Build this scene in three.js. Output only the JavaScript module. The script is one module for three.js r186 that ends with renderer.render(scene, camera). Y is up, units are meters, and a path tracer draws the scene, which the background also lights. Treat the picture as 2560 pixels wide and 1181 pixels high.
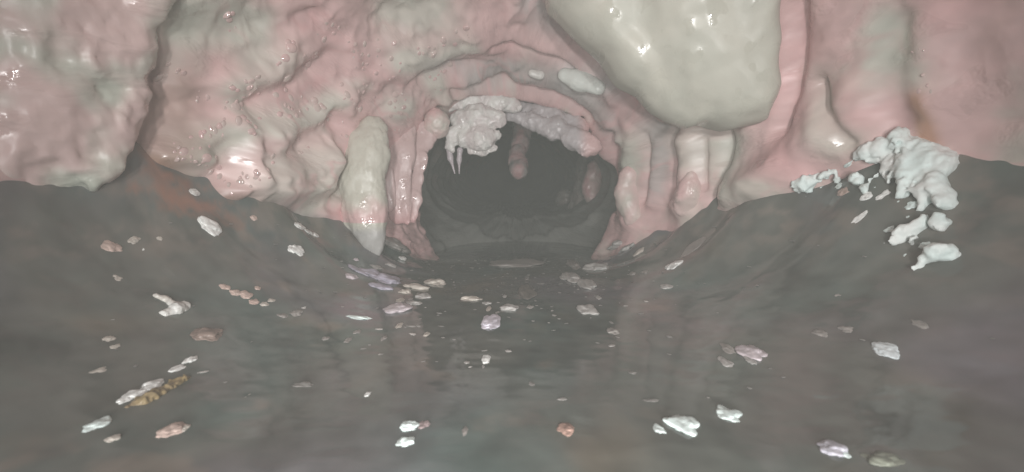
import * as THREE from 'three';

// ------------------------------------------------------------------ camera, lamps, exposure
// A drain pipe seen by an inspection camera. The pipe runs along -z; the lens sits on its axis, at the origin.
const F = 1100, W = 2560, H = 1181, VX = 1290, VY = 490;           // focal length and frame in photograph pixels; where the pipe's axis meets the picture
const scene = new THREE.Scene();
scene.background = new THREE.Color(0, 0, 0);
const camera = new THREE.PerspectiveCamera(2 * Math.atan(H / 2 / F) * 180 / Math.PI, W / H, 0.003, 6);
const PITCH = -Math.atan((H / 2 - VY) / F), YAW = Math.atan((VX - W / 2) / F);
camera.rotation.set(PITCH, YAW, 0, 'YXZ');
camera.updateMatrixWorld(true);
scene.add(camera);
const renderer = new THREE.WebGLRenderer({ antialias: true });
renderer.setSize(1024, 472);
renderer.toneMapping = THREE.LinearToneMapping;
renderer.toneMappingExposure = 1.0;
renderer.shadowMap.enabled = true;
scene.fog = new THREE.FogExp2(0xdfe2dc, 1.3);                     // wet air in front of the lamps
const LAMP = { count: 4, ring: 17, back: 46, cone: 0.72, cd: 0.0215, color: [1.0, 0.99, 0.975] };
camera.focus = 0.094; camera.userData.fStop = 56;

// ------------------------------------------------------------------ noise and small maths (all lengths in millimetres until a geometry is made)
const MM = 0.001;
function rng(seed) { let s = seed >>> 0; return () => { s = (s + 0x6d2b79f5) | 0; let t = Math.imul(s ^ (s >>> 15), 1 | s); t = (t + Math.imul(t ^ (t >>> 7), 61 | t)) ^ t; return ((t ^ (t >>> 14)) >>> 0) / 4294967296; }; }
const PERM = new Uint8Array(512);
{ const r = rng(77), p = [...Array(256).keys()]; for (let i = 255; i > 0; i--) { const j = Math.floor(r() * (i + 1)); [p[i], p[j]] = [p[j], p[i]]; } for (let i = 0; i < 512; i++) PERM[i] = p[i & 255]; }
const GX = new Float32Array(256), GY = new Float32Array(256), GZ = new Float32Array(256);
{ const r = rng(5); for (let i = 0; i < 256; i++) { const z = r() * 2 - 1, a = r() * 6.2831853, q = Math.sqrt(1 - z * z); GX[i] = q * Math.cos(a); GY[i] = q * Math.sin(a); GZ[i] = z; } }
function noise(x, y, z) {
  const X = Math.floor(x), Y = Math.floor(y), Z = Math.floor(z); x -= X; y -= Y; z -= Z;
  const u = x * x * x * (x * (x * 6 - 15) + 10), v = y * y * y * (y * (y * 6 - 15) + 10), w = z * z * z * (z * (z * 6 - 15) + 10);
  const a = X & 255, b = Y & 255, c = Z & 255;
  const g = (i, j, k) => { const h = PERM[PERM[PERM[(a + i) & 255] + ((b + j) & 255)] + ((c + k) & 255)]; return GX[h] * (x - i) + GY[h] * (y - j) + GZ[h] * (z - k); };
  const l = (p, q, t) => p + (q - p) * t;
  return 1.5 * l(l(l(g(0, 0, 0), g(1, 0, 0), u), l(g(0, 1, 0), g(1, 1, 0), u), v), l(l(g(0, 0, 1), g(1, 0, 1), u), l(g(0, 1, 1), g(1, 1, 1), u), v), w);
}
const fbm = (x, y, z, o) => { let s = 0, a = 1, t = 0; for (let i = 0; i < o; i++) { s += a * noise(x, y, z); t += a; a *= 0.5; x = x * 2.03 + 9.1; y = y * 2.03 + 3.7; z = z * 2.03 + 5.3; } return s / t; };
const clamp = (x, a = 0, b = 1) => Math.min(b, Math.max(a, x));
const sstep = (a, b, x) => { const t = clamp((x - a) / (b - a)); return t * t * (3 - 2 * t); };
const mixc = (a, b, t) => [a[0] + (b[0] - a[0]) * t, a[1] + (b[1] - a[1]) * t, a[2] + (b[2] - a[2]) * t];
function curve(xs, ys) { return (x) => { if (x <= xs[0]) return ys[0]; for (let i = 1; i < xs.length; i++) if (x <= xs[i]) { const t = (x - xs[i - 1]) / (xs[i] - xs[i - 1]); return ys[i - 1] + (ys[i] - ys[i - 1]) * t * t * (3 - 2 * t); } return ys[ys.length - 1]; }; }

// a pixel of the photograph as a direction; a place at a given depth along the pipe, or on the pipe at a given radius
const dirOf = (() => { const v = new THREE.Vector3(); return (px, py) => { v.set((px - W / 2) / F, -(py - H / 2) / F, -1).applyQuaternion(camera.quaternion); return [v.x, v.y, v.z]; }; })();
const at = (px, py, depth) => { const d = dirOf(px, py), s = depth / -d[2]; return [d[0] * s, d[1] * s, -depth]; };

// ------------------------------------------------------------------ names, labels
const used = new Map();
function numbered(n) { const k = used.get(n) || 0; used.set(n, k + 1); return k ? `${n}_${String(k).padStart(3, '0')}` : n; }
function tag(o, label, category, group) { o.userData.label = label; o.userData.category = category; if (group) o.userData.group = group; return o; }

// ------------------------------------------------------------------ materials
function bumpTexture(size, f) {
  const d = new Uint8Array(size * size * 4);
  for (let j = 0; j < size; j++) for (let i = 0; i < size; i++) { const v = clamp(f(i / size, j / size)) * 255; d.set([v, v, v, 255], (j * size + i) * 4); }
  const t = new THREE.DataTexture(d, size, size); t.wrapS = t.wrapT = THREE.RepeatWrapping; t.magFilter = THREE.LinearFilter; t.needsUpdate = true; return t;
}
const wrapNoise = (u, v, p, s) => {                                 // noise that repeats after one tile
  const e = (x, y) => noise(x * p + s, y * p + s * 1.7, s), a = e(u, v), b = e(u - 1, v), c = e(u, v - 1), d = e(u - 1, v - 1), k = u * u * (3 - 2 * u), l = v * v * (3 - 2 * v);
  return ((a * (1 - k) + b * k) * (1 - l) + (c * (1 - k) + d * k) * l) / Math.sqrt(((1 - k) ** 2 + k * k) * ((1 - l) ** 2 + l * l));
};
const wrapFbm = (u, v, p, s, o) => { let t = 0, a = 1, n = 0; for (let i = 0; i < o; i++) { t += a * wrapNoise(u, v, p, s + i * 13.1); n += a; a *= 0.5; p *= 2; } return t / n; };
const poreTex = bumpTexture(512, (u, v) => 0.5 + 0.45 * wrapFbm(u, v, 9, 3, 4));
// beads of wet grease in scattered clusters
const beadTex = bumpTexture(1024, (u, v) => { const m = sstep(0.02, 0.32, wrapFbm(u, v, 5, 21, 2)); return 0.35 + 0.08 * wrapFbm(u, v, 9, 3, 3) + (0.25 + 0.75 * m) * 0.5 * wrapNoise(u, v, 22, 40) + m * 0.18 * wrapNoise(u, v, 55, 50); });
const glossTex = bumpTexture(512, (u, v) => 0.8 - 0.6 * sstep(0.0, 0.34, wrapFbm(u, v, 5, 21, 2)) + 0.2 * wrapFbm(u, v, 6, 61, 3));
const mat = (o) => new THREE.MeshPhysicalMaterial({ vertexColors: true, ior: 1.45, ...o });
const M = {
  grease: mat({ roughness: 0.55, ior: 1.6, bumpMap: beadTex, bumpScale: 0.0002, roughnessMap: glossTex }),
  lump: mat({ roughness: 0.55, ior: 1.55, bumpMap: beadTex, bumpScale: 0.00016, roughnessMap: glossTex }),
  bead: mat({ roughness: 0.07, ior: 2.2 }),
  smooth: mat({ roughness: 0.66, ior: 1.5, bumpMap: beadTex, bumpScale: 0.00005, roughnessMap: glossTex }),
  sludge: mat({ roughness: 0.30, bumpMap: poreTex, bumpScale: 0.00006, ior: 1.33 }),
  pipe: mat({ roughness: 0.5, bumpMap: poreTex, bumpScale: 0.0003 }),
  water: mat({ roughness: 0.06, ior: 1.33 }),
  foam: mat({ roughness: 0.6, bumpMap: poreTex, bumpScale: 0.0002 }),
  bit: mat({ roughness: 0.42, bumpMap: poreTex, bumpScale: 0.00005 }),
};
const C = {                                                        // base colours, linear
  pink: [0.64, 0.43, 0.42], rose: [0.62, 0.355, 0.355], cream: [0.59, 0.59, 0.52], green: [0.50, 0.52, 0.45], grey: [0.40, 0.39, 0.375], lilac: [0.50, 0.445, 0.47],
  mud: [0.127, 0.131, 0.118], silt: [0.102, 0.135, 0.124], brown: [0.165, 0.143, 0.112], mauve: [0.175, 0.155, 0.185], rust: [0.34, 0.17, 0.12], white: [0.76, 0.77, 0.75], ice: [0.70, 0.80, 0.78], beige: [0.50, 0.46, 0.41],
};

// ------------------------------------------------------------------ geometry helpers
function geom(pos, idx, colors, uvs, origin = [0, 0, 0]) {
  const g = new THREE.BufferGeometry(), p = new Float32Array(pos.length);
  for (let i = 0; i < pos.length; i += 3) for (let k = 0; k < 3; k++) p[i + k] = (pos[i + k] - origin[k]) * MM;
  g.setAttribute('position', new THREE.BufferAttribute(p, 3));
  g.setAttribute('color', new THREE.BufferAttribute(Float32Array.from(colors), 3));
  g.setAttribute('uv', new THREE.BufferAttribute(Float32Array.from(uvs), 2));
  g.setIndex(new THREE.BufferAttribute(idx instanceof Uint32Array ? idx : Uint32Array.from(idx), 1));
  g.computeVertexNormals();
  return g;
}
function add(name, g, m, origin = [0, 0, 0], parent = scene) {
  const o = new THREE.Mesh(g, m); o.name = parent === scene ? numbered(name) : name;
  o.position.set(origin[0] * MM, origin[1] * MM, origin[2] * MM); o.castShadow = o.receiveShadow = true; parent.add(o); return o;
}
function gridMesh(nu, nv, f, flip) {                                // f(u, v) -> {p, c, t}
  const pos = [], col = [], uv = [], idx = [];
  for (let j = 0; j <= nv; j++) for (let i = 0; i <= nu; i++) { const r = f(i / nu, j / nv); pos.push(...r.p); col.push(...r.c); uv.push(...r.t); }
  for (let j = 0; j < nv; j++) for (let i = 0; i < nu; i++) { const a = j * (nu + 1) + i, b = a + 1, c = a + nu + 1, d = c + 1; flip ? idx.push(a, c, b, b, c, d) : idx.push(a, b, c, b, d, c); }
  return geom(pos, idx, col, uv);
}
function surfaceNet(sdf, lo, hi, cell) {                            // the surface where sdf = 0
  const n = [0, 1, 2].map((k) => Math.max(3, Math.ceil((hi[k] - lo[k]) / cell) + 1)), [nx, ny, nz] = n;
  const v = new Float32Array(nx * ny * nz);
  for (let k = 0, q = 0; k < nz; k++) for (let j = 0; j < ny; j++) for (let i = 0; i < nx; i++, q++) v[q] = sdf(lo[0] + i * cell, lo[1] + j * cell, lo[2] + k * cell);
  const id = new Int32Array(nx * ny * nz).fill(-1), pos = [], idx = [], S = [1, nx, nx * ny];
  for (let k = 0; k < nz - 1; k++) for (let j = 0; j < ny - 1; j++) for (let i = 0; i < nx - 1; i++) {
    const q = i + j * nx + k * nx * ny; let m = 0, c = 0, x = 0, y = 0, z = 0;
    for (let e = 0; e < 8; e++) if (v[q + (e & 1) + ((e >> 1) & 1) * nx + (e >> 2) * nx * ny] < 0) m++;
    if (m === 0 || m === 8) continue;
    for (let ax = 0; ax < 3; ax++) for (let e = 0; e < 4; e++) {
      const o = [0, 0, 0]; o[(ax + 1) % 3] = e & 1; o[(ax + 2) % 3] = e >> 1;
      const a = q + o[0] + o[1] * nx + o[2] * nx * ny, va = v[a], vb = v[a + S[ax]];
      if ((va < 0) === (vb < 0)) continue;
      const t = va / (va - vb); o[ax] += t; x += o[0]; y += o[1]; z += o[2]; c++;
    }
    id[q] = pos.length / 3; pos.push(lo[0] + (i + x / c) * cell, lo[1] + (j + y / c) * cell, lo[2] + (k + z / c) * cell);
  }
  for (let k = 1; k < nz - 1; k++) for (let j = 1; j < ny - 1; j++) for (let i = 1; i < nx - 1; i++) {
    const q = i + j * nx + k * nx * ny;
    for (let ax = 0; ax < 3; ax++) {
      const a = v[q] < 0, b = v[q + S[ax]] < 0; if (a === b) continue;
      const s = S[(ax + 1) % 3], t = S[(ax + 2) % 3], A = id[q - s - t], B = id[q - t], D = id[q], E = id[q - s];
      if (A < 0 || B < 0 || D < 0 || E < 0) continue;
      a ? idx.push(A, B, D, A, D, E) : idx.push(A, D, B, A, E, D);
    }
  }
  return { pos, idx };
}
const smin = (a, b, k) => { const h = Math.max(k - Math.abs(a - b), 0) / k; return Math.min(a, b) - h * h * k * 0.25; };
function cone(p, a, b, ra, rb) {                                    // distance to a tapered capsule
  const ax = p[0] - a[0], ay = p[1] - a[1], az = p[2] - a[2], bx = b[0] - a[0], by = b[1] - a[1], bz = b[2] - a[2];
  const t = clamp((ax * bx + ay * by + az * bz) / (bx * bx + by * by + bz * bz + 1e-9));
  const x = ax - bx * t, y = ay - by * t, z = az - bz * t; return Math.sqrt(x * x + y * y + z * z) - (ra + (rb - ra) * t);
}
// A lump: chains of [px, py, depth mm, radius px] joined smoothly, roughened by noise. flat < 1 presses it along z.
function lumpGeometry(chains, o) {
  const segs = [], lo = [1e9, 1e9, 1e9], hi = [-1e9, -1e9, -1e9], flat = o.flat || 1;
  for (const ch of chains) {
    const pts = ch.map(([px, py, d, r]) => [...at(px, py, d), r * d / F]);
    pts.forEach((p) => { for (let k = 0; k < 3; k++) { lo[k] = Math.min(lo[k], p[k] - p[3] - 3); hi[k] = Math.max(hi[k], p[k] + p[3] + 3); } });
    if (pts.length === 1) segs.push([pts[0], pts[0]]); else for (let i = 1; i < pts.length; i++) segs.push([pts[i - 1], pts[i]]);
  }
  const k = o.blend || 2, amp = o.amp || [0.8, 0.3], sc = o.scale || [6, 2], s0 = o.seed || 0, q = [0, 0, 0], reach = amp[0] * 1.3 + amp[1] * 1.3 + 0.1;
  const sdf = (x, y, z) => {
    let d = 1e9;
    for (const [a, b] of segs) {
      const zc = a[2] + (b[2] - a[2]) * clamp(((x - a[0]) * (b[0] - a[0]) + (y - a[1]) * (b[1] - a[1]) + (z - a[2]) * (b[2] - a[2])) / ((b[0] - a[0]) ** 2 + (b[1] - a[1]) ** 2 + (b[2] - a[2]) ** 2 + 1e-9));
      q[0] = x; q[1] = y; q[2] = zc + (z - zc) / flat;
      d = smin(d, cone(q, a, b, a[3], b[3]), k);
    }
    if (Math.abs(d) < reach + 1) { const n1 = noise(x / sc[0] + s0, y / sc[0] * (o.stretch || 1), z / sc[0]), n2 = fbm(x / sc[1], y / sc[1] * (o.stretch || 1), z / sc[1] + s0, 2); d -= amp[0] * n1 + amp[1] * n2; }
    return d;
  };
  const m = surfaceNet(sdf, lo, hi, o.cell || 0.6);
  const n = m.pos.length / 3, col = [], uv = [], c0 = [(lo[0] + hi[0]) / 2, (lo[1] + hi[1]) / 2, (lo[2] + hi[2]) / 2];
  for (let i = 0; i < n; i++) { const p = m.pos.slice(i * 3, i * 3 + 3); col.push(...o.color(p)); uv.push((p[0] + 0.31 * p[2]) / (o.tile || 20), (p[1] + 0.27 * p[2]) / (o.tile || 20)); }
  return { g: geom(m.pos, m.idx, col, uv, c0), c0 };
}
function lump(name, chains, o) { const { g, c0 } = lumpGeometry(chains, o); return tag(add(name, g, o.mat || M.lump, c0), o.label, o.category, o.group); }
const marble = (a, b, s, seed, k = 1.4) => (p) => mixc(a, b, clamp(0.5 + k * fbm(p[0] / s + seed, p[1] / s, p[2] / s, 3)));

// ------------------------------------------------------------------ the pipe and its lining of grease
const rBase = curve([-150, 0, 40, 60, 80, 100, 120, 140, 152, 160, 172], [71, 71, 69.5, 66, 60.5, 53.5, 45.5, 37.5, 34, 40, 54]);
const rhoOf = (z) => F * rBase(z) / z;
const surfOf = (px, py) => {                                        // the lining's own coordinates (angle, depth) of a place on it
  const d = dirOf(px, py), th = Math.atan2(d[0], d[1]), rr = Math.hypot(d[0], d[1]) / -d[2]; let a = 20, b = 153;
  for (let i = 0; i < 40; i++) { const m = (a + b) / 2; rBase(m) / m > rr ? a = m : b = m; }
  return [th, Math.log(F * rr)];
};
// strokes: [points, half width px, height mm (inward) or colour, strength]
const STROKES = [
  // left wall: folds and bulges
  [[[640, 440], [740, 430], [800, 400]], 75, 6.5], [[[660, 330], [760, 290], [850, 245]], 28, 3.2], [[[700, 380], [790, 345]], 26, -2.2], [[[590, 330], [575, 400], [580, 470]], 34, 3.6],
  [[[480, 360], [520, 330], [560, 300]], 26, 3], [[[420, 390], [500, 400]], 24, 3], [[[560, 200], [640, 180], [720, 150]], 34, 2.6], [[[620, 260], [730, 215], [830, 150]], 22, -1.8], [[[880, 120], [900, 200], [870, 280]], 22, 2.2],
  [[[400, 200], [420, 300], [380, 400]], 50, -4], [[[450, 100], [600, 60], [800, 60]], 40, -2], [[[540, 430], [600, 500]], 16, -2.4], [[[840, 300], [850, 400], [840, 480]], 24, -3], [[[980, 270], [1010, 260]], 30, 2.8], [[[660, 480], [800, 470]], 30, 2.5], [[[560, 470], [545, 500]], 30, 3],
  // above the throat
  [[[1000, 180], [1070, 140], [1160, 95], [1230, 100]], 30, 4], [[[1060, 190], [1150, 170], [1260, 190]], 18, -3.5], [[[980, 60], [1080, 30]], 40, -2.5], [[[1180, 70], [1320, 90], [1440, 150], [1540, 250]], 20, 3],
  [[[1230, 100], [1380, 150], [1480, 220]], 12, -2.6], [[[1150, 205], [1280, 185], [1400, 215], [1500, 280], [1560, 340]], 14, 3], [[[1130, 230], [1250, 205], [1380, 235], [1480, 300]], 7, -2.4], [[[1100, 250], [1240, 225], [1340, 240], [1440, 290]], 11, 3], [[[1340, 260], [1450, 300]], 7, -2],
  [[[1330, 20], [1420, 120], [1560, 250], [1650, 320]], 22, -3.5],
  // right wall
  [[[2060, 210], [2110, 280], [2150, 350]], 20, -2.6], [[[2180, 240], [2150, 230]], 50, 2.5], [[[1990, 20], [1985, 180], [1960, 320]], 26, -3.5], [[[2090, 340], [2010, 400], [1910, 460], [1860, 485]], 62, 6.5], [[[1815, 340], [1812, 420], [1790, 500]], 18, -3], [[[1500, 340], [1490, 420], [1475, 500]], 24, 3.5], [[[1595, 300], [1585, 400], [1578, 500], [1582, 550]], 30, 4.5], [[[1655, 310], [1648, 400], [1640, 510]], 18, 3], [[[1725, 320], [1735, 400], [1728, 470], [1708, 520]], 28, 4], [[[1620, 330], [1618, 500]], 8, -2], [[[1688, 330], [1690, 460]], 10, -2.5], [[[1760, 350], [1762, 470]], 10, -2],
  [[[1870, 330], [1860, 420]], 26, 2], [[[1540, 330], [1532, 420], [1535, 520]], 12, -3.5], [[[1650, 320], [1800, 325]], 16, -3], [[[2240, 60], [2230, 200], [2250, 300]], 50, -1.5], [[[2330, 60], [2340, 250]], 60, 1.5],
];
const TINTS = [
  [[[640, 450], [740, 430], [800, 400]], 60, C.cream, 0.65], [[[650, 310], [760, 280], [840, 250]], 26, C.cream, 0.7], [[[480, 370], [540, 330]], 34, C.green, 0.7], [[[620, 170], [720, 150]], 46, C.green, 0.5], [[[440, 40], [640, 60]], 60, C.green, 0.8],
  [[[1080, 30], [1000, 40]], 60, C.green, 0.75], [[[1000, 150], [1080, 140], [1170, 100]], 24, C.cream, 0.8], [[[1080, 165], [1140, 160]], 24, C.grey, 0.7], [[[980, 270], [1010, 265]], 30, C.cream, 0.7], [[[1090, 215]], 26, C.green, 0.7], [[[560, 220], [600, 290]], 36, C.green, 0.6],
  [[[1330, 20], [1440, 140], [1560, 250], [1640, 320]], 24, C.grey, 0.75], [[[1250, 90], [1380, 120], [1490, 200]], 28, C.pink, 0.8], [[[1180, 200], [1300, 180], [1450, 240], [1560, 330]], 24, C.grey, 0.8], [[[1420, 190], [1500, 215]], 24, C.ice, 0.4],
  [[[450, 250], [430, 340]], 60, [0.42, 0.30, 0.26], 0.8], [[[2060, 210], [2140, 350]], 46, C.green, 0.7], [[[2200, 60], [2280, 180]], 50, C.green, 0.6], [[[2000, 80], [2010, 250]], 50, C.rose, 0.5], [[[1990, 390], [1930, 430]], 60, C.rose, 0.7], [[[2180, 260]], 60, C.rose, 0.5],
  [[[1860, 480], [1950, 480]], 40, C.green, 0.7], [[[1840, 360], [1830, 460]], 36, C.green, 0.8], [[[1700, 340], [1800, 400]], 60, C.green, 0.6], [[[2310, 250], [2325, 370]], 26, [0.42, 0.22, 0.13], 0.8], [[[350, 390], [410, 420]], 34, [0.20, 0.17, 0.12], 0.7], [[[400, 440], [470, 480], [540, 520], [630, 545]], 34, C.rust, 0.95], [[[700, 545], [790, 560]], 24, C.grey, 0.8], [[[1590, 330], [1582, 470]], 26, C.green, 0.7], [[[1650, 330], [1645, 480]], 22, C.grey, 0.7], [[[1580, 530]], 30, C.pink, 0.8], [[[1720, 480], [1706, 525]], 30, C.pink, 0.8], [[[1480, 420], [1500, 500]], 30, C.rose, 0.8],
  [[[1580, 290], [1560, 260]], 40, C.rose, 0.5], [[[820, 470], [760, 500]], 34, C.green, 0.6], [[[900, 60], [860, 100]], 50, C.pink, 0.5],
];
const prep = (list) => list.map(([pts, w, a, s]) => { const q = pts.map((p) => surfOf(...p)), m = q.reduce((x, p) => x + Math.exp(p[1]), 0) / q.length; return { q, w: w / m, a, s }; });
const strokes = prep(STROKES), tints = prep(TINTS);
function near(st, th, lr) {
  let best = 1e9; const q = st.q;
  if (q.length === 1) { const x = th - q[0][0], y = lr - q[0][1]; best = x * x + y * y; }
  for (let i = 1; i < q.length; i++) { const a = q[i - 1], b = q[i], bx = b[0] - a[0], by = b[1] - a[1], px = th - a[0], py = lr - a[1], t = clamp((px * bx + py * by) / (bx * bx + by * by + 1e-9)), x = px - bx * t, y = py - by * t, d = x * x + y * y; if (d < best) best = d; }
  return best / (st.w * st.w);
}
// height of the grease's lower edge along the pipe
const edgeY = curve([0, 65, 93, 110, 125, 150], [3, 2.5, 0, -5, -12, -24]);
const lining = (th, z) => {
  const r0 = rBase(z), lr = Math.log(F * r0 / Math.max(z, 8)), cx = Math.sin(th), cy = Math.cos(th), X = r0 * cx, Y = r0 * cy;
  let t = 2.0 * fbm(X / 26 + 3, Y / 26, z / 34, 2) + 0.9 * fbm(X / 10, Y / 10 + 5, z / 14, 2) + 0.3 * noise(X / 4.2, Y / 4.2, z / 5.5);
  const fine = sstep(0.05, 0.4, fbm(X / 9 + 9, Y / 9, z / 9, 2) + 0.12 * sstep(0.3, -0.3, cx) - 0.3 * sstep(0.2, 0.5, cx));
  t += (0.35 + 0.65 * sstep(0.35, 0, cx)) * 0.55 * (0.5 - 1.6 * Math.abs(noise(X / 6 + noise(X / 9, Y / 9, z / 9), Y / 6, z / 8 + 3)));
  t += fine * (0.75 * noise(X / 2.9, Y / 2.9, z / 3.4) + 0.12 * noise(X / 1.3, Y / 1.3, z / 1.5)) + 0.14 * noise(X / 1.8, Y / 1.8, z / 2.6);
  let c = mixc(C.pink, C.green, 0.85 * sstep(0.05, 0.5, fbm(X / 15 + 40, Y / 15, z / 18, 4)));
  c = mixc(c, C.rose, sstep(0.1, 0.7, fbm(X / 12 + 70, Y / 12, z / 14, 3)) * 0.7);
  if (z > 25) {
    for (const s of strokes) { const d = near(s, th, lr); if (d < 6) t += 0.75 * s.a * Math.exp(-d); }
    for (const s of tints) { const d = near(s, th, lr); if (d < 5) c = mixc(c, s.a, s.s * clamp(1.25 * Math.exp(-d * 0.9) + 0.5 * fbm(X / 5, Y / 5, z / 6, 2) * Math.exp(-d * 0.5))); }
  }
  c = mixc(c, C.rose, 0.45 * sstep(0.12, 0.0, Math.abs(fbm(X / 9 + 33, Y / 9, z / 12, 3))) * sstep(-0.2, 0.3, noise(X / 14, Y / 14 + 8, z / 14)));
  const k = 0.86 + 0.28 * (0.5 + fbm(X / 4 + 20, Y / 4, z / 5, 3)); c = [c[0] * k, c[1] * k, c[2] * k];
  // below its lower edge the grease is covered with dark silt
  const low = sstep(2.5, -3.5, Y - edgeY(z) + 2.5 * fbm(X / 6, Y / 6, z / 6, 3) + 1);
  c = mixc(c, C.mud, low);
  return { r: r0 - t * (1 - 0.7 * low), c };
};
{
  // finer towards the throat so that pieces stay even in size
  const z0 = -110, z1 = 172, nz = 620, nt = 1100;
  const g = gridMesh(nt, nz, (u, v) => {
    const th = Math.PI * 1.5 - u * Math.PI * 2, z = v < 0.12 ? z0 + (30 - z0) * v / 0.12 : 30 * Math.pow(z1 / 30, (v - 0.12) / 0.88);
    const L = lining(Math.atan2(Math.cos(th), Math.sin(th)), z); return { p: [L.r * Math.cos(th), L.r * Math.sin(th), -z], c: L.c, t: [th * 60 / 26, 60 * Math.log(Math.max(z, 12)) / 26] };
  }, true);
  add('grease_lining', g, M.grease).userData = { kind: 'structure', label: 'pink and cream grease lining the drain pipe walls' };
}
{ // the bare pipe past the throat, rising a little, with shallow ribs
  const nz = 320, nt = 360;
  const rTube = curve([158, 200, 320, 600, 1500], [52, 45, 50, 60, 66]);
  const g = gridMesh(nt, nz, (u, v) => {
    const th = Math.PI * 1.5 - u * Math.PI * 2, z = 160 * Math.pow(1500 / 160, v), up = 0.045 * Math.max(0, z - 200), low = sstep(0.2, -0.9, Math.sin(th));
    let X = Math.cos(th), Y = Math.sin(th), r = rTube(z) - 30 * low * sstep(165, 225, z);
    r += -2.6 * Math.pow(0.5 + 0.5 * Math.sin(z / 22 * 6.28 + 1.5 * noise(X * 2, Y * 2, z / 60)), 6) - 3.5 * fbm(X * 3, Y * 3, z / 40, 3) - 1.2 * fbm(X * 9, Y * 9, z / 12, 2);
    const up2 = sstep(-0.4, 0.5, Y);
    let c = mixc([0.205, 0.204, 0.19], [0.265, 0.26, 0.24], clamp(0.5 + 1.3 * fbm(X * 6 + 5, Y * 6, z / 14, 3))); c = mixc(c, [0.44, 0.33, 0.31], up2 * sstep(0.02, 0.45, fbm(X * 4 + 9, Y * 4, z / 25, 3)));
    return { p: [r * X, r * Y + up, -z], c, t: [th * 60 / 12, z / 12] };
  }, true);
  add('pipe_wall', g, M.pipe).userData = { kind: 'structure', label: 'dark slimed pipe wall beyond the throat of grease' };
}
{ // the pipe's shell round it all, and the bend that closes it
  const sh = [], n = 64; for (const [r, z] of [[76, 130], [84, 130], [84, -1490], [84, -1560], [40, -1600], [0.01, -1608], [0.01, -1600], [38, -1592], [72, -1540], [76, -1300], [76, 130]]) sh.push(new THREE.Vector2(r * MM, z * MM));
  const g = new THREE.LatheGeometry(sh, n); g.rotateX(Math.PI / 2); g.rotateX(0);
  g.setAttribute('color', new THREE.BufferAttribute(new Float32Array(g.attributes.position.count * 3).fill(0.235), 3));
  add('pipe_shell', g, M.pipe).userData = { kind: 'structure', label: 'outer shell of the drain pipe behind its grease' };
}

// ------------------------------------------------------------------ the sludge that fills the bottom of the pipe: slack in the middle, clinging to the walls
const WATER = -21;
const ripple = (x, z) => (0.6 + 0.4 * noise(x / 30, 5, z / 40)) * (0.10 * noise(x / 9, 1, z / 4.5) + 0.04 * noise(x / 3.2 + 4, 2, z / 1.8) + 0.3 * noise(x / 30, 3, z / 22));
const murk = (x, z) => {
  const n1 = fbm(x / 22 + 11, 0, z / 30, 3), n2 = fbm(x / 14 + 50, 0, z / 18, 3), n3 = fbm(x / 30 + 90, 0, z / 30, 2), n4 = fbm(x / 4, 2, z / 5, 3);
  let c = mixc(C.mud, C.silt, sstep(-0.2, 0.4, n1)); c = mixc(c, C.brown, sstep(0.05, 0.55, n2) * 0.8); c = mixc(c, C.mauve, sstep(0.0, 0.5, n3) * 0.7);
  c = mixc(c, [0.23, 0.195, 0.165], 0.7 * sstep(0.22, 0.5, fbm(x / 8 + 31, 4, z / 9, 4)) * sstep(30, -10, x)); c = mixc(c, [0.07, 0.07, 0.064], 0.6 * sstep(0.1, 0.45, fbm(x / 13 + 61, 4, z / 16, 3)));
  const k = 1 + 0.5 * n4; return [c[0] * k, c[1] * k, c[2] * k];
};
const floorY = (x, z) => {
  const a = Math.abs(x) + 2.5 * noise(z / 24, 1, x / 40), e = Math.pow(Math.min(1.15, Math.max(0, a) / (rBase(Math.min(z, 150)) - 1)), 4.2), top = edgeY(z) + (x < 0 ? 0.5 : 2.2) - 3.5 * sstep(75, 58, z);
  return WATER + ripple(x, z) * (1 - Math.min(1, e)) * sstep(500, 200, z) + (top - WATER) * e + e * (1.4 * fbm(x / 12, 7, z / 14, 3) + 0.4 * fbm(x / 3, 3, z / 3.4, 2));
};
const hits = new Map();
function hit(px, py) {                                              // where the line of sight meets the sludge or the lining
  const key = px + '_' + py; if (hits.has(key)) return hits.get(key);
  const d = dirOf(px, py), kx = d[0] / -d[2], ky = d[1] / -d[2], th = Math.atan2(kx, ky), rr = Math.hypot(kx, ky); let r = at(px, py, 230);
  for (let z = 18; z < 700; z += 0.4) { const x = kx * z, y = ky * z; if (y <= floorY(x, z) || (z < 156 && rr * z > 26 && rr * z >= lining(th, z).r)) { r = [x, y, -z]; break; } }
  hits.set(key, r); return r;
}
const onFloor = hit;
{
  const spots = [[440, 480, 5.5, 0.8], [385, 445, 4, 0.6], [500, 520, 4.5, 0.7], [575, 545, 4, 0.5]].map(([x, y, w, s]) => [hit(x, y), w, s]);
  const nx = 300, nz = 700;
  const g = gridMesh(nx, nz, (u, v) => {
    const z = v < 0.1 ? -110 + (26 + 110) * v / 0.1 : 26 * Math.pow(1500 / 26, (v - 0.1) / 0.9), s = u * 2 - 1, x = 78 * s, y = floorY(x, z);
    let c = murk(x, z); const wallward = Math.abs(x) / rBase(Math.min(z, 150)); c = mixc(c, [0.23, 0.198, 0.172], 0.7 * sstep(0.7, 0.95, wallward) * sstep(-0.05, 0.35, fbm(x / 5 + 3, y / 5, z / 7, 4)));   // scum caught along the wall
    for (const [p, w, k] of spots) { const q = Math.hypot(x - p[0], y - p[1], -z - p[2]) / w; if (q < 3) c = mixc(c, C.rust, k * clamp(1.1 - q + 1.6 * fbm(x / 3, y / 3, z / 3.5, 4))); }  // rusty silt below the left wall
    return { p: [x, y, -z], c, t: [x / 12, z / 12] };
  });
  add('sludge_water', g, M.water).userData = { kind: 'structure', label: 'murky grey brown sludge water on the pipe bottom' };
}

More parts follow.
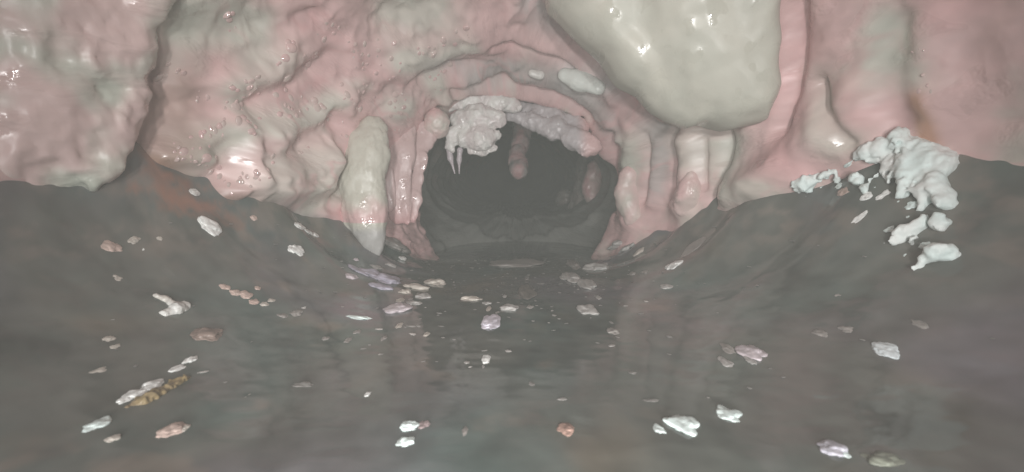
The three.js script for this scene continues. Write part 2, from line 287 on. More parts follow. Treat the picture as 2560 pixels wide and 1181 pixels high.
// ------------------------------------------------------------------ lumps, tongues and flaps of grease
const T = (px, py, r, off = 2) => [px, py, Math.max(24, -hit(px, py)[2] - off), r];   // a point off mm in front of what lies behind it
lump('grease_flap', [[T(420, -110, 36, 1.5), T(360, 10, 20, 1.5), T(308, 110, 18, 1.5), T(314, 200, 20, 2), T(306, 262, 26, 2), T(290, 318, 22, 2), T(264, 385, 18, 2), T(246, 430, 13, 2), T(232, 462, 8, 1.5)], [T(300, -60, 90, -2), T(230, 100, 80, -2), T(200, 280, 80, -2), T(150, 440, 70, -2)], [T(60, -40, 130, -3), T(40, 250, 130, -3), T(20, 420, 90, -3)]],
  { seed: 3, amp: [1.1, 0.7], scale: [6, 2.2], blend: 4, cell: 0.45, mat: M.grease, color: (p) => mixc(mixc(C.pink, C.green, sstep(-0.1, 0.35, fbm(p[0] / 10, p[1] / 12, p[2] / 12 + 3, 3))), C.cream, 0.2), label: 'grease flap with a wet thick lip at the left edge, hanging over the water', category: 'grease flap' });
{ // a thick slab with rounded edges and a shallow furrow, hung from the ceiling
  const outline = [[1350, -260], [1375, -20], [1470, 75], [1560, 168], [1640, 240], [1705, 288], [1755, 306], [1795, 296], [1865, 304], [1962, 298], [1985, 200], [1988, 60], [1995, -260]], A = at(1350, 0, 101), B = at(1900, 0, 88), D = at(1800, 300, 97);
  const u = new THREE.Vector3(...B).sub(new THREE.Vector3(...A)), v = new THREE.Vector3(...D).sub(new THREE.Vector3(...A)), n = new THREE.Vector3().crossVectors(v, u).normalize(); if (n.z < 0) n.negate();
  const onPlane = ([px, py]) => { const d = new THREE.Vector3(...dirOf(px, py)), t = new THREE.Vector3(...A).addScaledVector(n, 7).dot(n) / d.dot(n); return [d.x * t, d.y * t, d.z * t]; };
  const poly = outline.map(onPlane), furrow = [[1590, -40], [1620, 80], [1675, 190], [1730, 275]].map(onPlane), half = 7, rnd = 5.5;
  const inPoly = (x, y) => { let d = 1e9, s1 = 1; for (let i = 0, k = poly.length - 1; i < poly.length; k = i++) { const ex = poly[k][0] - poly[i][0], ey = poly[k][1] - poly[i][1], wx = x - poly[i][0], wy = y - poly[i][1], t = clamp((wx * ex + wy * ey) / (ex * ex + ey * ey)), bx = wx - ex * t, by = wy - ey * t; d = Math.min(d, bx * bx + by * by); const c1 = y >= poly[i][1], c2 = y < poly[k][1], c3 = ex * wy > ey * wx; if ((c1 && c2 && c3) || (!c1 && !c2 && !c3)) s1 = -s1; } return s1 * Math.sqrt(d); };
  const toLine = (x, y) => { let d = 1e9; for (let i = 1; i < furrow.length; i++) { const a = furrow[i - 1], b = furrow[i], ex = b[0] - a[0], ey = b[1] - a[1], t = clamp(((x - a[0]) * ex + (y - a[1]) * ey) / (ex * ex + ey * ey)); d = Math.min(d, Math.hypot(x - a[0] - ex * t, y - a[1] - ey * t)); } return d; };
  const sdf = (x, y, z) => {
    const w = (x - A[0]) * n.x + (y - A[1]) * n.y + (z - A[2]) * n.z, e = inPoly(x, y) + 0.9 * noise(x / 7, y / 7, 4) + rnd, f = Math.exp(-((toLine(x, y) / 3.2) ** 2));
    const face = Math.abs(w) - half - 1.6 * (1 - Math.exp(Math.min(0, e) / 6)) - 0.9 * noise(x / 12, y / 12, z / 12) - 0.22 * noise(x / 2.8, y / 2.8, z / 2.8) - 0.4 * noise(x / 5, y / 5 + 4, z / 5) + 1.5 * f + rnd;
    return Math.hypot(Math.max(e, 0), Math.max(face, 0)) + Math.min(Math.max(e, face), 0) - rnd;
  };
  const lo = [1e9, 1e9, 1e9], hi = [-1e9, -1e9, -1e9]; for (const p of poly) for (const k of [-11, 11]) for (let a = 0; a < 3; a++) { const q = p[a] + n.getComponent(a) * k; lo[a] = Math.min(lo[a], q - 3); hi[a] = Math.max(hi[a], q + 3); }
  hi[1] = Math.min(hi[1], 62);
  const m = surfaceNet(sdf, lo, hi, 0.55), col = [], uv = [], tint = marble([0.49, 0.475, 0.41], [0.44, 0.435, 0.375], 8, 4), c0 = [0, 1, 2].map((k) => (lo[k] + hi[k]) / 2);
  for (let i = 0; i < m.pos.length; i += 3) { const p = m.pos.slice(i, i + 3); col.push(...tint(p)); uv.push((p[0] + 0.31 * p[2]) / 20, (p[1] + 0.27 * p[2]) / 20); }
  tag(add('grease_block', geom(m.pos, m.idx, col, uv, c0), M.smooth, c0), 'big smooth cream grease block hanging at the upper right, wet spots on top', 'grease lump');
}
lump('grease_tongue', [[[928, 335, 121, 44], [918, 370, 119, 46], [912, 410, 118, 48], [906, 460, 117, 48], [914, 520, 116, 48], [922, 570, 115, 36], [932, 610, 115, 22], [942, 640, 115, 7]], [[876, 530, 118, 26], [886, 575, 118, 20], [910, 610, 117, 14]], [[870, 420, 121, 18], [875, 480, 121, 24]]],
  { seed: 24, stretch: 0.6, amp: [0.9, 0.45], scale: [5, 1.8], blend: 3, cell: 0.33, flat: 0.7, color: (p) => mixc([0.53, 0.515, 0.445], p[1] < -7 ? C.grey : C.pink, p[1] < -7 ? sstep(-7, -10, p[1]) : sstep(0, -6, p[1] + 3 * fbm(p[0] / 5, p[1] / 5, 0, 2))), label: 'long yellowish grease tongue with a grey pointed tip dipping into the water', category: 'grease tongue' });
lump('grease_curtain', [[[1000, 320, 136, 36], [995, 390, 134, 44], [985, 460, 133, 40], [998, 530, 132, 28], [1015, 556, 132, 12]], [[1052, 400, 137, 20], [1044, 450, 136, 18], [1032, 500, 134, 22], [1028, 545, 133, 14]], [[1060, 340, 140, 32], [1042, 380, 138, 24]], [[965, 430, 130, 20], [968, 510, 130, 22]]],
  { seed: 31, stretch: 0.35, amp: [1.1, 0.55], scale: [3.2, 1.4], blend: 1.5, cell: 0.33, flat: 0.35, color: (p) => mixc(mixc(C.grey, C.pink, 0.7), C.rose, sstep(-1, -10, p[1])), label: 'thin pink grease curtain just right of the long yellowish tongue', category: 'grease curtain' });
{
  const t = new THREE.Group(); t.name = numbered('grease_chunk'); const o = at(1190, 240, 146); t.position.set(...o.map((v) => v * MM)); scene.add(t);
  tag(t, 'crumbly whitish grease chunk with two thin drips over the dark opening', 'grease chunk');
  const put = (name, chains, op) => { const { g, c0 } = lumpGeometry(chains, op); return add(name, g, op.mat || M.lump, c0.map((v, k) => v - o[k]), t); };
  put('body', [[[1128, 262, 149, 18], [1165, 246, 149, 22], [1205, 244, 149, 22], [1250, 258, 149, 22], [1290, 266, 150, 16]], [[1150, 300, 147, 24], [1195, 295, 146, 34], [1240, 298, 146, 24]], [[1165, 345, 146, 26], [1205, 345, 145, 32], [1236, 340, 146, 16]], [[1132, 335, 146, 20], [1126, 368, 146, 12]], [[1180, 378, 146, 9], [1205, 384, 146, 8], [1240, 368, 146, 7]]],
    { seed: 41, amp: [0.75, 0.4], scale: [2.4, 0.9], blend: 1, cell: 0.26, flat: 0.7, color: marble([0.72, 0.71, 0.68], [0.62, 0.56, 0.55], 4, 7, 1.8) });
  put('drip', [[[1122, 366, 147, 10], [1126, 395, 147, 4.5], [1137, 434, 147, 2]]], { seed: 2, amp: [0.12, 0.08], cell: 0.24, color: () => C.lilac });
  put('drip', [[[1150, 376, 147, 8], [1148, 400, 147, 3.2], [1148, 434, 147, 2]]], { seed: 6, amp: [0.12, 0.08], cell: 0.24, color: () => C.lilac });
}
lump('grease_nodule', [[[1092, 302, 141, 31], [1090, 318, 141, 29]], [[1090, 262, 147, 20]]], { seed: 51, amp: [0.6, 0.35], scale: [4, 1.6], cell: 0.3, color: marble(C.cream, C.pink, 6, 2), label: 'round cream grease nodule left of the crumbly chunk', category: 'grease lump' });
lump('grease_strap', [[[1275, 292, 153, 15], [1330, 304, 152, 18], [1390, 322, 150, 21], [1440, 348, 147, 25], [1474, 364, 145, 28]], [[1300, 266, 156, 16], [1380, 288, 154, 18], [1450, 318, 150, 22]]],
  { seed: 61, amp: [1.2, 0.6], scale: [4.5, 1.8], blend: 2.5, cell: 0.3, flat: 0.7, color: (p) => mixc(mixc(C.grey, C.lilac, 0.6), C.pink, sstep(19, 24, p[0])), label: 'greyish grease strap arching right from the chunk to a pink rounded end', category: 'grease strap' });
lump('grease_nub', [[[1296, 424, 205, 24], [1300, 405, 209, 20]], [[1290, 400, 209, 20], [1300, 360, 217, 20], [1310, 300, 225, 26], [1310, 240, 235, 30]]], { seed: 71, amp: [0.8, 0.5], scale: [5, 2], cell: 0.6, color: marble(C.grey, C.rose, 6, 3), label: 'small pinkish knob hanging inside the dark opening under the strap', category: 'grease lump' });
lump('grease_mound', [[[1475, 410, 268, 32], [1478, 470, 258, 40], [1455, 530, 262, 36], [1420, 565, 268, 24]], [[1500, 480, 245, 30], [1500, 540, 245, 24]], [[1415, 500, 300, 26]]], { seed: 75, amp: [1.2, 0.6], scale: [6, 2], blend: 3, cell: 0.5, color: marble([0.36, 0.29, 0.27], [0.27, 0.25, 0.23], 7, 3), label: 'dull pinkish grease mound on the right wall inside the dark opening', category: 'grease lump' });
lump('grease_patch', [[T(1412, 188, 17, 3), T(1450, 202, 24, 3.5), T(1498, 220, 17, 3)]], { seed: 81, amp: [0.3, 0.2], scale: [5, 2], cell: 0.4, flat: 0.7, color: () => [0.64, 0.67, 0.63], label: 'pale oval grease patch stuck on the ledges above the strap', category: 'grease patch' });
lump('grease_patch', [[T(1328, 183, 9, 2), T(1352, 188, 11, 2)]], { seed: 82, amp: [0.3, 0.2], scale: [5, 2], cell: 0.35, flat: 0.7, color: () => [0.6, 0.58, 0.55], label: 'small oval grease patch left of the pale oval one', category: 'grease patch' });
// feet of the drips that run down the right wall
[
  [[[1490, 420, 20], [1478, 470, 22], [1486, 520, 18]], C.rose, 'reddish grease drip right below the strap end'],
  [[[1578, 440, 26], [1574, 490, 34], [1582, 540, 26]], C.pink, 'wide grease drip with pink foot, first right of the strap'],
  [[[1730, 440, 18], [1728, 480, 30], [1706, 522, 24]], C.pink, 'pear shaped pink grease drip below the big cream block'],
].forEach(([ch, c, label], i) => lump('grease_drip', [ch.map(([x, y, r]) => T(x, y, r, -0.6))], { seed: 90 + i * 7, amp: [0.9, 0.4], scale: [5, 2.2], blend: 2, cell: 0.36, flat: 0.75, color: (p) => mixc(C.green, c, clamp(0.75 + 0.9 * fbm(p[0] / 5, p[1] / 8, p[2] / 6, 2))), label, category: 'grease drip', group: 'grease drips on the right wall' }));

{ // beads of wet grease that sit in clusters, mostly on the left wall
  const spots = [[580, 280, 12], [600, 215, 9], [640, 205, 8], [485, 388, 9], [505, 355, 9], [440, 378, 7], [535, 405, 10], [620, 430, 11], [628, 445, 8], [575, 458, 9], [545, 330, 6], [720, 285, 10], [780, 255, 9], [800, 290, 9], [645, 318, 8], [700, 250, 7], [740, 362, 7], [890, 125, 10], [905, 150, 9], [935, 165, 8], [985, 172, 8], [872, 265, 9], [985, 270, 13], [1000, 255, 8], [1012, 322, 11], [1155, 95, 9], [1105, 118, 8], [1060, 140, 7], [430, 185, 8], [420, 200, 5], [575, 52, 8], [820, 78, 9], [780, 150, 8], [740, 130, 6], [1100, 180, 6], [910, 225, 6], [1080, 222, 6], [520, 240, 6], [690, 185, 6], [840, 190, 5], [960, 110, 5], [850, 330, 5], [680, 420, 5], [330, 290, 7], [285, 330, 7], [262, 362, 8], [320, 215, 5], [2308, 215, 9], [2312, 250, 8], [2300, 130, 5], [1150, 545, 0]];
  const r = rng(31), list = [];
  for (const [cx, cy, n] of spots) for (let i = 0; i < n; i++) {
    const a = r() * 6.283, q = Math.sqrt(r()) * 30, px = Math.round(cx + q * Math.cos(a)), py = Math.round(cy + q * Math.sin(a)), p = hit(px, py), u = hit(px + 5, py), v = hit(px, py + 5);
    const nn = new THREE.Vector3(...u).sub(new THREE.Vector3(...p)).cross(new THREE.Vector3(...v).sub(new THREE.Vector3(...p))).normalize(); if (nn.dot(new THREE.Vector3(...p)) > 0) nn.negate();
    if (p[1] < floorY(p[0], -p[2]) + 0.8 || p[2] < -146) continue;
    const k = (0.3 + 0.75 * r() * r()) * (cx > 2000 ? 0.55 : 1); list.push([p, nn, k, r(), r()]);
  }
  const g = new THREE.SphereGeometry(MM, 14, 10); g.setAttribute('color', new THREE.BufferAttribute(new Float32Array(g.attributes.position.count * 3).fill(1), 3));
  const im = new THREE.InstancedMesh(g, M.bead, list.length), m = new THREE.Matrix4(), c = new THREE.Color(), up = new THREE.Vector3(0, 1, 0), q = new THREE.Quaternion();
  list.forEach(([p, nn, k, a, b], i) => { q.setFromUnitVectors(up, nn); m.compose(new THREE.Vector3(...p).multiplyScalar(MM), q, new THREE.Vector3(k * (0.8 + 0.6 * a), k * 0.5, k * (0.8 + 0.5 * b))); im.setMatrixAt(i, m); const t = mixc(C.pink, [0.57, 0.46, 0.425], a); im.setColorAt(i, c.setRGB(t[0], t[1], t[2])); });
  im.name = 'grease_beads'; im.userData = { kind: 'stuff', label: 'tiny wet grease beads in clusters on the left wall', category: 'beads' }; im.castShadow = im.receiveShadow = true; scene.add(im);
}

// ------------------------------------------------------------------ foam at the right edge
{
  const f = (name, chains, o) => lump(name, chains.map((c) => c.map((p) => T(p[0], p[1], p[2], 0.8))), { mat: M.foam, cell: 0.3, amp: [1.0, 0.8], scale: [2.6, 0.9], blend: 1.0, flat: 0.55, category: 'foam', group: 'foam along the right bank', color: marble(C.ice, C.white, 5, 3), ...o });
  f('foam_mass', [[[2140, 395, 10], [2170, 385, 18], [2210, 372, 26], [2255, 358, 28], [2290, 380, 34], [2340, 395, 34], [2368, 420, 30]], [[2230, 405, 26], [2280, 425, 30], [2335, 460, 30], [2365, 500, 26]], [[2210, 430, 12], [2222, 455, 8]], [[2270, 450, 22], [2262, 485, 12]], [[2310, 480, 18], [2300, 520, 12]]], { seed: 140, label: 'large pale cyan foam mass against the right wall' });
  f('foam_clump', [[[1995, 472, 15], [2020, 464, 19], [2040, 448, 13]]], { seed: 141, label: 'white foam clump at the foot of the pink bulge' });
  f('foam_clump', [[[2062, 438, 9], [2074, 430, 8], [2088, 434, 7]], [[2094, 452, 6]]], { seed: 142, label: 'small foam clump between the pink bulge and large foam mass' });
  f('foam_clump', [[[2135, 440, 8], [2150, 455, 9], [2160, 470, 9], [2178, 452, 9], [2190, 438, 7]], [[2128, 425, 7]]], { seed: 143, label: 'knobbly foam clump just below the large foam mass' });
  f('foam_clump', [[[2300, 565, 18], [2270, 580, 13], [2245, 592, 11], [2232, 608, 10]], [[2350, 560, 26]], [[2275, 605, 7], [2290, 595, 8]]], { seed: 144, label: 'stringy foam clump near the right edge, under the large mass' });
  f('foam_clump', [[[2285, 668, 10], [2310, 655, 18], [2345, 640, 28], [2372, 632, 24]]], { seed: 145, label: 'lowest foam wedge at the right edge above the water' });
}

// ------------------------------------------------------------------ floating bits
const bitDetail = new THREE.IcosahedronGeometry(1, 12);
let bitSeed = 1;
function bitGeometry(w, h, color, o = {}) {                          // w, h: half sizes on the surface, mm
  const seed = (bitSeed += 7.31), base = bitDetail.attributes.position, idx = [], pos = [], map = new Map(), col = [], uv = [];
  for (let i = 0; i < base.count; i++) {
    const x = base.getX(i), y = base.getY(i), z = base.getZ(i), key = `${x.toFixed(4)},${y.toFixed(4)},${z.toFixed(4)}`;
    if (!map.has(key)) {
      const k = 1 + (o.rough ?? 0.42) * noise(x * 1.2 + seed, y * 1.2, z * 1.2) + 0.16 * fbm(x * 3 + seed, y * 3, z * 3, 2), t = o.thick ?? 0.36;
      map.set(key, pos.length / 3); pos.push(x * k * w, y * k * Math.min(w, h) * t, z * k * h);
      const q = 0.75 + 0.5 * clamp(0.5 + 1.2 * fbm(x * 2 + seed, y * 2, z * 2, 3)); col.push(color[0] * q, color[1] * q, color[2] * q); uv.push(x * w / 6 + seed, z * h / 6);
    }
    idx.push(map.get(key));
  }
  return geom(pos, idx, col, uv);
}
const onWater = 'bits floating on the murky water';
function bit(px, py, w, h, color, label, o = {}) {                   // w, h: size in photograph pixels; laid flat on the sludge
  const p = hit(px, py), k = -p[2] / F, d = new THREE.Vector3(...dirOf(px, py)).normalize(), e = 1.5, q = -p[2];
  const n = new THREE.Vector3(floorY(p[0] - e, q) - floorY(p[0] + e, q), 2 * e, floorY(p[0], q + e) - floorY(p[0], q - e)).normalize();
  const slope = clamp(-d.dot(n), 0.2, 1), hw = w / 2 * k * 1.08, hh = h / 2 * k / slope * (o.rise ?? 0.95);
  const x = new THREE.Vector3(1, 0, 0).addScaledVector(n, -n.x).normalize(), z = new THREE.Vector3().crossVectors(x, n);
  const m = add(o.name || 'grease_bit', bitGeometry(hw, hh, color, o), o.mat || M.bit, p.map((v, i) => v + n.getComponent(i) * (o.lift ?? 0.06)));
  m.quaternion.setFromRotationMatrix(new THREE.Matrix4().makeBasis(x, n, z)).multiply(new THREE.Quaternion().setFromAxisAngle(new THREE.Vector3(0, 1, 0), (o.turn || 0) * Math.PI / 180));
  return tag(m, label, o.category || 'grease bit', o.group || onWater);
}
const { white, ice, beige, lilac, grey } = C, pinkish = [0.52, 0.40, 0.35], dull = [0.27, 0.25, 0.235], faint = [0.2, 0.19, 0.18], violet = [0.36, 0.335, 0.40];
const BITS = [
  [523, 566, 54, 30, white, 'bright white flat bit just below the rusty silt'], [483, 482, 18, 20, white, 'small white bit on the rusty silt itself'], [749, 566, 20, 13, white, 'upper bit of the short white row left of the tongue tip'], [771, 581, 18, 10, white, 'middle bit of the short white row left of the tongue tip'], [787, 588, 14, 9, white, 'lowest bit of the short white row left of the tongue tip'],
  [279, 620, 42, 28, pinkish, 'pinkish bit near the left edge, below the flap end'], [334, 602, 18, 24, beige, 'slim beige bit beside a round white one at left'], [356, 630, 26, 19, white, 'round white bit below the slim beige one at left'], [291, 698, 25, 14, beige, 'small lone beige bit at left above the forked lump'], [739, 626, 34, 24, white, 'irregular white bit left of the tongue tip'], [398, 597, 11, 10, beige, 'tiny beige speck between round white bit and bright flat bit'], [249, 643, 12, 10, beige, 'tiny beige speck at the left edge below the pinkish bit'], [634, 546, 16, 12, pinkish, 'small pink bit at the end of the rusty silt'],
  [561, 719, 22, 14, pinkish, 'leftmost bit of the pinkish scum cluster'], [588, 733, 24, 14, pinkish, 'pinkish scum bit, second from left in its cluster'], [612, 738, 30, 18, pinkish, 'largest pinkish scum bit in the middle of its cluster'], [634, 757, 22, 14, pinkish, 'low pinkish scum bit in the middle of its cluster'], [659, 763, 18, 12, beige, 'beige bit at the lower right of the scum cluster'], [678, 753, 14, 10, beige, 'small beige bit at the right end of the scum cluster'], [642, 722, 16, 10, pinkish, 'upper right bit of the pinkish scum cluster'],
  [707, 793, 26, 13, dull, 'dull bit right below the pinkish scum cluster'], [740, 784, 24, 16, dull, 'dull bit beside a tiny white dot, right of the scum cluster'], [759, 772, 9, 8, white, 'tiny white dot right of the scum cluster'], [271, 849, 18, 16, beige, 'upper of two beige specks at far left below the forked lump'], [287, 868, 14, 14, beige, 'lower of two beige specks at far left below the forked lump'], [246, 930, 24, 20, beige, 'round beige bit at the left edge above the white chain'],
  [467, 874, 14, 18, beige, 'top bit of the loose chain running up from the ochre strand'], [475, 901, 21, 20, white, 'round white bit near the top of the loose chain'], [439, 926, 26, 26, white, 'white bit of the chain between round one and ochre strand'], [379, 966, 36, 28, white, 'lumpy white bit resting against the ochre strand, upper one'], [338, 988, 36, 30, white, 'lumpy white bit resting against the ochre strand, lower one'], [311, 1002, 22, 20, white, 'small white end bit of the chain at the ochre strand'],
  [243, 1063, 36, 34, ice, 'bluish white bit at the lower left edge'], [280, 1099, 26, 16, beige, 'flat beige bit below the bluish white one at left'], [430, 1078, 50, 34, pinkish, 'pinkish beige lump at the lower left'], [456, 1074, 24, 18, beige, 'pale knob at the side of the lower left pinkish lump'], [615, 996, 10, 20, beige, 'thin upright speck in open water at lower left'], [518, 838, 60, 34, [0.24, 0.18, 0.155], 'faint reddish smear below the forked lump'], [756, 966, 54, 14, faint, 'faint flat streak in open water, lower left of middle'],
  [876, 694, 30, 15, lilac, 'short lilac flake below the tongue tip'], [899, 796, 58, 8, ice, 'thin white streak below the lilac shreds'], [919, 988, 13, 13, white, 'tiny white speck in the lower middle left'], [813, 849, 20, 9, dull, 'dull thin fleck left of middle, under the white streak'], [870, 852, 14, 14, dull, 'dull fleck right of the thin one, left of middle'], [892, 832, 16, 10, dull, 'upper dull fleck, below the thin white streak'],
  [893, 677, 60, 7, violet, 'thin lilac thread at the top of the lilac shreds', { turn: -14 }], [932, 688, 64, 14, violet, 'upper left lilac shred below the tongue tip', { turn: -10 }], [968, 702, 66, 16, violet, 'largest lilac shred below the tongue tip', { turn: -12 }], [952, 718, 52, 12, violet, 'lowest lilac shred below the tongue tip', { turn: -8 }], [941, 670, 30, 9, grey, 'grey flake right under the tongue tip'], [976, 664, 24, 8, grey, 'grey flake right of the tongue tip'], [1006, 647, 19, 8, white, 'small white flake at the dark water right of the tongue'], [890, 650, 12, 6, lilac, 'tiny flake left of the tongue tip'], [985, 612, 70, 20, dull, 'dull scum skin right beside the tongue tip'],
  [1039, 719, 62, 9, beige, 'long thin flake left of middle, lower end of the bright pair'], [1090, 708, 50, 13, beige, 'bright flake slanting up to the right, of the bright pair', { turn: 22 }], [1012, 731, 28, 9, beige, 'short flake below the long thin one'], [1058, 743, 34, 13, grey, 'grey flake below the bright pair'], [1036, 760, 34, 8, grey, 'thin grey flake above the mauve lump'], [1001, 752, 18, 11, beige, 'little beige bit above the mauve lump'], [993, 774, 58, 22, lilac, 'wide mauve lump left of middle'], [998, 816, 14, 13, beige, 'beige dot below the mauve lump'], [960, 847, 14, 12, dull, 'dull dot lower left of the mauve lump'], [1066, 838, 14, 12, beige, 'beige dot right below the mauve lump, by the dark water'],
  [1177, 749, 50, 9, beige, 'thin beige flake in the middle of the water'], [1217, 760, 20, 6, grey, 'small grey flake at the end of the middle thin flake'], [1275, 772, 42, 13, grey, 'flat grey flake right of the lilac white lump'], [1325, 769, 16, 8, dull, 'dull fleck right of the flat grey flake'], [1221, 774, 12, 13, beige, 'beige crumb just above the lilac white lump'], [1262, 742, 10, 8, grey, 'grey dot above the flat grey flake'], [1227, 806, 44, 38, [0.60, 0.57, 0.64], 'lilac white lump in the middle of the water'], [1215, 900, 20, 22, white, 'white teardrop bit below the lilac white lump'], [1208, 920, 10, 18, grey, 'grey tail below the white teardrop bit'],
  [1291, 659, 130, 24, dull, 'wide grey scum sheet in the mouth of the dark opening', { thick: 0.12 }], [1432, 662, 28, 30, dull, 'grey scum bit right of the wide scum sheet'], [1428, 695, 46, 26, grey, 'grey scum bit under the one right of the wide sheet'], [1468, 712, 40, 28, grey, 'palest grey bit at the right of the grey scum group'], [1492, 671, 54, 15, grey, 'slanting grey flake at the top right of the scum group', { turn: 22 }], [1467, 777, 46, 25, grey, 'grey bit alone below the grey scum group'], [1496, 746, 12, 9, grey, 'grey dot between scum group and lone grey bit'], [1315, 730, 40, 36, [0.16, 0.145, 0.13], 'faint brownish smear above the dull fleck in the middle'],
  [1500, 595, 36, 8, grey, 'thin slanting flake nearest the right drip columns', { turn: 25 }], [1545, 614, 44, 12, grey, 'slanting grey flake, upper of the right flake group', { turn: 25 }], [1568, 622, 40, 10, grey, 'slanting grey flake, middle of the right flake group', { turn: 25 }], [1598, 631, 34, 8, beige, 'pale slanting flake, right end of the right flake group', { turn: 25 }], [1683, 667, 36, 15, white, 'bright white flake right of the flake group', { turn: 25 }], [1666, 719, 24, 13, grey, 'grey flake below the bright white one', { turn: 20 }], [1582, 686, 16, 8, dull, 'left dull fleck under the right flake group'], [1612, 682, 16, 8, dull, 'right dull fleck under the right flake group'], [1734, 620, 90, 24, dull, 'dull scum skin at the right, under the drip columns', { thick: 0.12, turn: 15 }], [1533, 830, 28, 14, dull, 'dull speck right of middle, below the lone grey bit'],
  [1821, 875, 25, 26, dull, 'dull round bit above a brighter one at right'], [1815, 910, 28, 28, grey, 'round grey bit below the dull one at right'], [1880, 884, 54, 38, lilac, 'mauve white bit right of the two round ones'], [1874, 902, 18, 24, grey, 'grey tail under the mauve white bit'], [2217, 879, 46, 40, [0.66, 0.72, 0.74], 'bright bluish white bit alone at the far right'], [2052, 837, 26, 20, dull, 'dull bit, left of a pair above the far right bright one'], [2115, 826, 30, 24, dull, 'dull bit, right of a pair above the far right bright one'], [2301, 814, 22, 32, dull, 'dull upright bit at the right edge'], [2095, 741, 16, 12, dull, 'dull speck in open water below the foam'],
  [1707, 1064, 70, 42, ice, 'large pale blob at the lower right'], [1650, 1078, 28, 25, ice, 'small pale blob touching the large one at lower right'], [1818, 1040, 58, 36, ice, 'pale oval blob right of the large lower right one'], [2081, 1126, 60, 32, [0.5, 0.49, 0.55], 'mauve white blob near the lower right corner'], [2106, 1134, 26, 24, ice, 'pale knob at the side of the lower right corner blob'], [2206, 1156, 90, 36, [0.2, 0.21, 0.17], 'faint olive smear at the lower right corner'], [1022, 1069, 44, 23, ice, 'pale cyan blob at the bottom, upper of two'], [1015, 1108, 48, 25, ice, 'pale cyan blob at the bottom, lower of two'], [1060, 1065, 28, 22, [0.32, 0.25, 0.25], 'pinkish smear beside the upper pale cyan blob'], [1162, 1080, 13, 22, dull, 'dull upright speck at the bottom middle'], [1416, 1075, 44, 30, [0.34, 0.22, 0.18], 'faint orange blob at the bottom, right of middle'],
  [2154, 543, 44, 15, white, 'flat white foam bit on the water below the clumps', { name: 'foam_bit', category: 'foam bit' }], [2167, 492, 24, 15, white, 'small white foam bit, left of the pair under the foam', { name: 'foam_bit', category: 'foam bit' }], [2209, 490, 32, 15, white, 'small white foam bit, right of the pair under the foam', { name: 'foam_bit', category: 'foam bit' }], [2109, 482, 22, 18, pinkish, 'pinkish bit between the foam clumps', {}],
];
const FOAM = [[2120, 410, 18, 12, 'beside the left tip of the foam mass'], [2098, 466, 14, 10, 'left of the knobbly clump'], [2190, 470, 20, 14, 'right of the knobbly clump'], [2232, 475, 18, 12, 'under the middle of the foam mass'], [2248, 505, 22, 13, 'below the middle of the foam mass, on dark water'], [2215, 515, 14, 9, 'far below the knobbly clump, on dark water'], [2280, 515, 24, 16, 'under the right half of the foam mass'], [2268, 545, 18, 12, 'above the stringy clump'], [2225, 575, 20, 12, 'left of the stringy clump'], [2310, 615, 22, 14, 'between the stringy clump and lowest wedge'], [2262, 640, 16, 10, 'left of the lowest wedge'], [2055, 470, 14, 9, 'just right of the white clump at the pink bulge']];
for (const [x, y, w, h, where] of FOAM) BITS.push([x, y, w, h, ice, 'little pale foam bit ' + where, { name: 'foam_bit', category: 'foam bit', group: 'foam bits by the right bank', rough: 0.6 }]);
for (const b of BITS) bit(...b);
const onSurface = (list) => list.map((ch) => ch.map(([px, py, r]) => [px, py, -hit(px, py)[2], r]));
lump('grease_lump', onSurface([[[390, 744, 11], [412, 752, 12], [436, 768, 13]], [[406, 788, 13], [436, 778, 18], [462, 768, 14]]]), { seed: 150, amp: [0.22, 0.2], scale: [1.2, 0.5], blend: 0.4, cell: 0.12, flat: 0.7, mat: M.bit, color: marble(white, beige, 3, 1), label: 'forked white lump floating at left', category: 'grease lump', group: onWater });
lump('grease_strand', onSurface([[[318, 1018, 10], [338, 1013, 13], [358, 1005, 14], [380, 996, 14], [402, 984, 13], [424, 970, 12], [446, 956, 10], [466, 946, 7]]]), { seed: 151, amp: [0.3, 0.22], scale: [0.9, 0.4], blend: 0.5, cell: 0.11, mat: M.bit, color: marble([0.27, 0.2, 0.1], [0.2, 0.15, 0.09], 2, 1), label: 'ochre strand under a chain of white bits at lower left', category: 'grease strand', group: onWater });

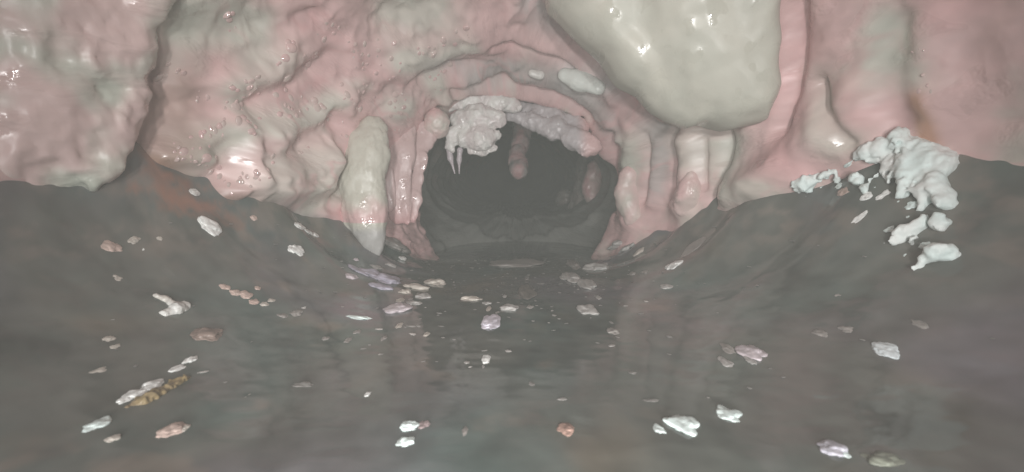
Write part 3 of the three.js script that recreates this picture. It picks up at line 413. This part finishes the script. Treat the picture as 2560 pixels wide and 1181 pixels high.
{ // fine scum too small to pick apart
  const r = rng(9), n = 300, g = bitGeometry(1, 1, [1, 1, 1], { thick: 0.4 }), im = new THREE.InstancedMesh(g, M.bit, n), m = new THREE.Matrix4(), q = new THREE.Quaternion(), col = new THREE.Color();
  for (let i = 0; i < n; i++) {
    const z = 40 + 115 * Math.pow(r(), 0.8), lim = rBase(z) * 0.9, x = (r() * 2 - 1) * lim * (r() < 0.35 ? 0.4 : 1) - (r() < 0.4 ? 0.25 * lim : 0), k = 0.12 + 0.32 * r() * r();
    q.setFromAxisAngle(new THREE.Vector3(0, 1, 0), r() * 6.28); const xx = clamp(x, -lim, lim);
    m.compose(new THREE.Vector3(xx * MM, (floorY(xx, z) + 0.02) * MM, -z * MM), q, new THREE.Vector3(k * (1 + 1.6 * r()), k * 0.6, k)); im.setMatrixAt(i, m);
    const t = 0.18 + 0.4 * r() * r(); im.setColorAt(i, col.setRGB(t * 1.03, t * 0.98, t * 0.93));
  }
  im.name = 'scum_flecks'; im.userData = { kind: 'stuff', label: 'fine pale scum flecks scattered over the murky water', category: 'scum' }; im.castShadow = im.receiveShadow = true; scene.add(im);
}

// ------------------------------------------------------------------ the ring of lamps round the lens, just behind the view
{
  const t = new THREE.Group(); t.name = 'lamp_ring'; t.position.set(0, 0, LAMP.back * MM); scene.add(t); tag(t, 'ring of white lamps around the camera lens', 'lamp');
  const prof = [[9, 11], [21, 11], [21, 2], [20, 1], [10, 1], [9, 2], [9, 11]].map(([r, z]) => new THREE.Vector2(r * MM, z * MM));
  const hg = new THREE.LatheGeometry(prof, 48); hg.rotateX(Math.PI / 2);
  const metal = new THREE.MeshStandardMaterial({ color: 0x55585a, roughness: 0.4, metalness: 0.8 });
  const glow = new THREE.MeshStandardMaterial({ color: 0xffffff, emissive: new THREE.Color(...LAMP.color), emissiveIntensity: 3 });
  const h = new THREE.Mesh(hg, metal); h.name = 'housing'; h.castShadow = h.receiveShadow = true; h.position.z = -2 * MM; t.add(h);
  for (let i = 0; i < LAMP.count; i++) {
    const a = (i + 0.5) / LAMP.count * Math.PI * 2, x = LAMP.ring * Math.cos(a), y = LAMP.ring * Math.sin(a);
    const b = new THREE.Mesh(new THREE.SphereGeometry(2 * MM, 16, 10), glow); b.name = 'bulb'; b.position.set(x * MM, y * MM, -2 * MM); t.add(b);
    const l = new THREE.SpotLight(new THREE.Color(...LAMP.color), LAMP.cd, 0, LAMP.cone, 1, 2); l.position.set(x * MM, y * MM, (LAMP.back - 2) * MM); l.target.position.set(x * MM, y * MM, -1); l.castShadow = true; l.shadow.radius = 0.14; l.shadow.camera.near = 0.002; l.shadow.camera.far = 3;
    scene.add(l, l.target);
  }
}
renderer.render(scene, camera);
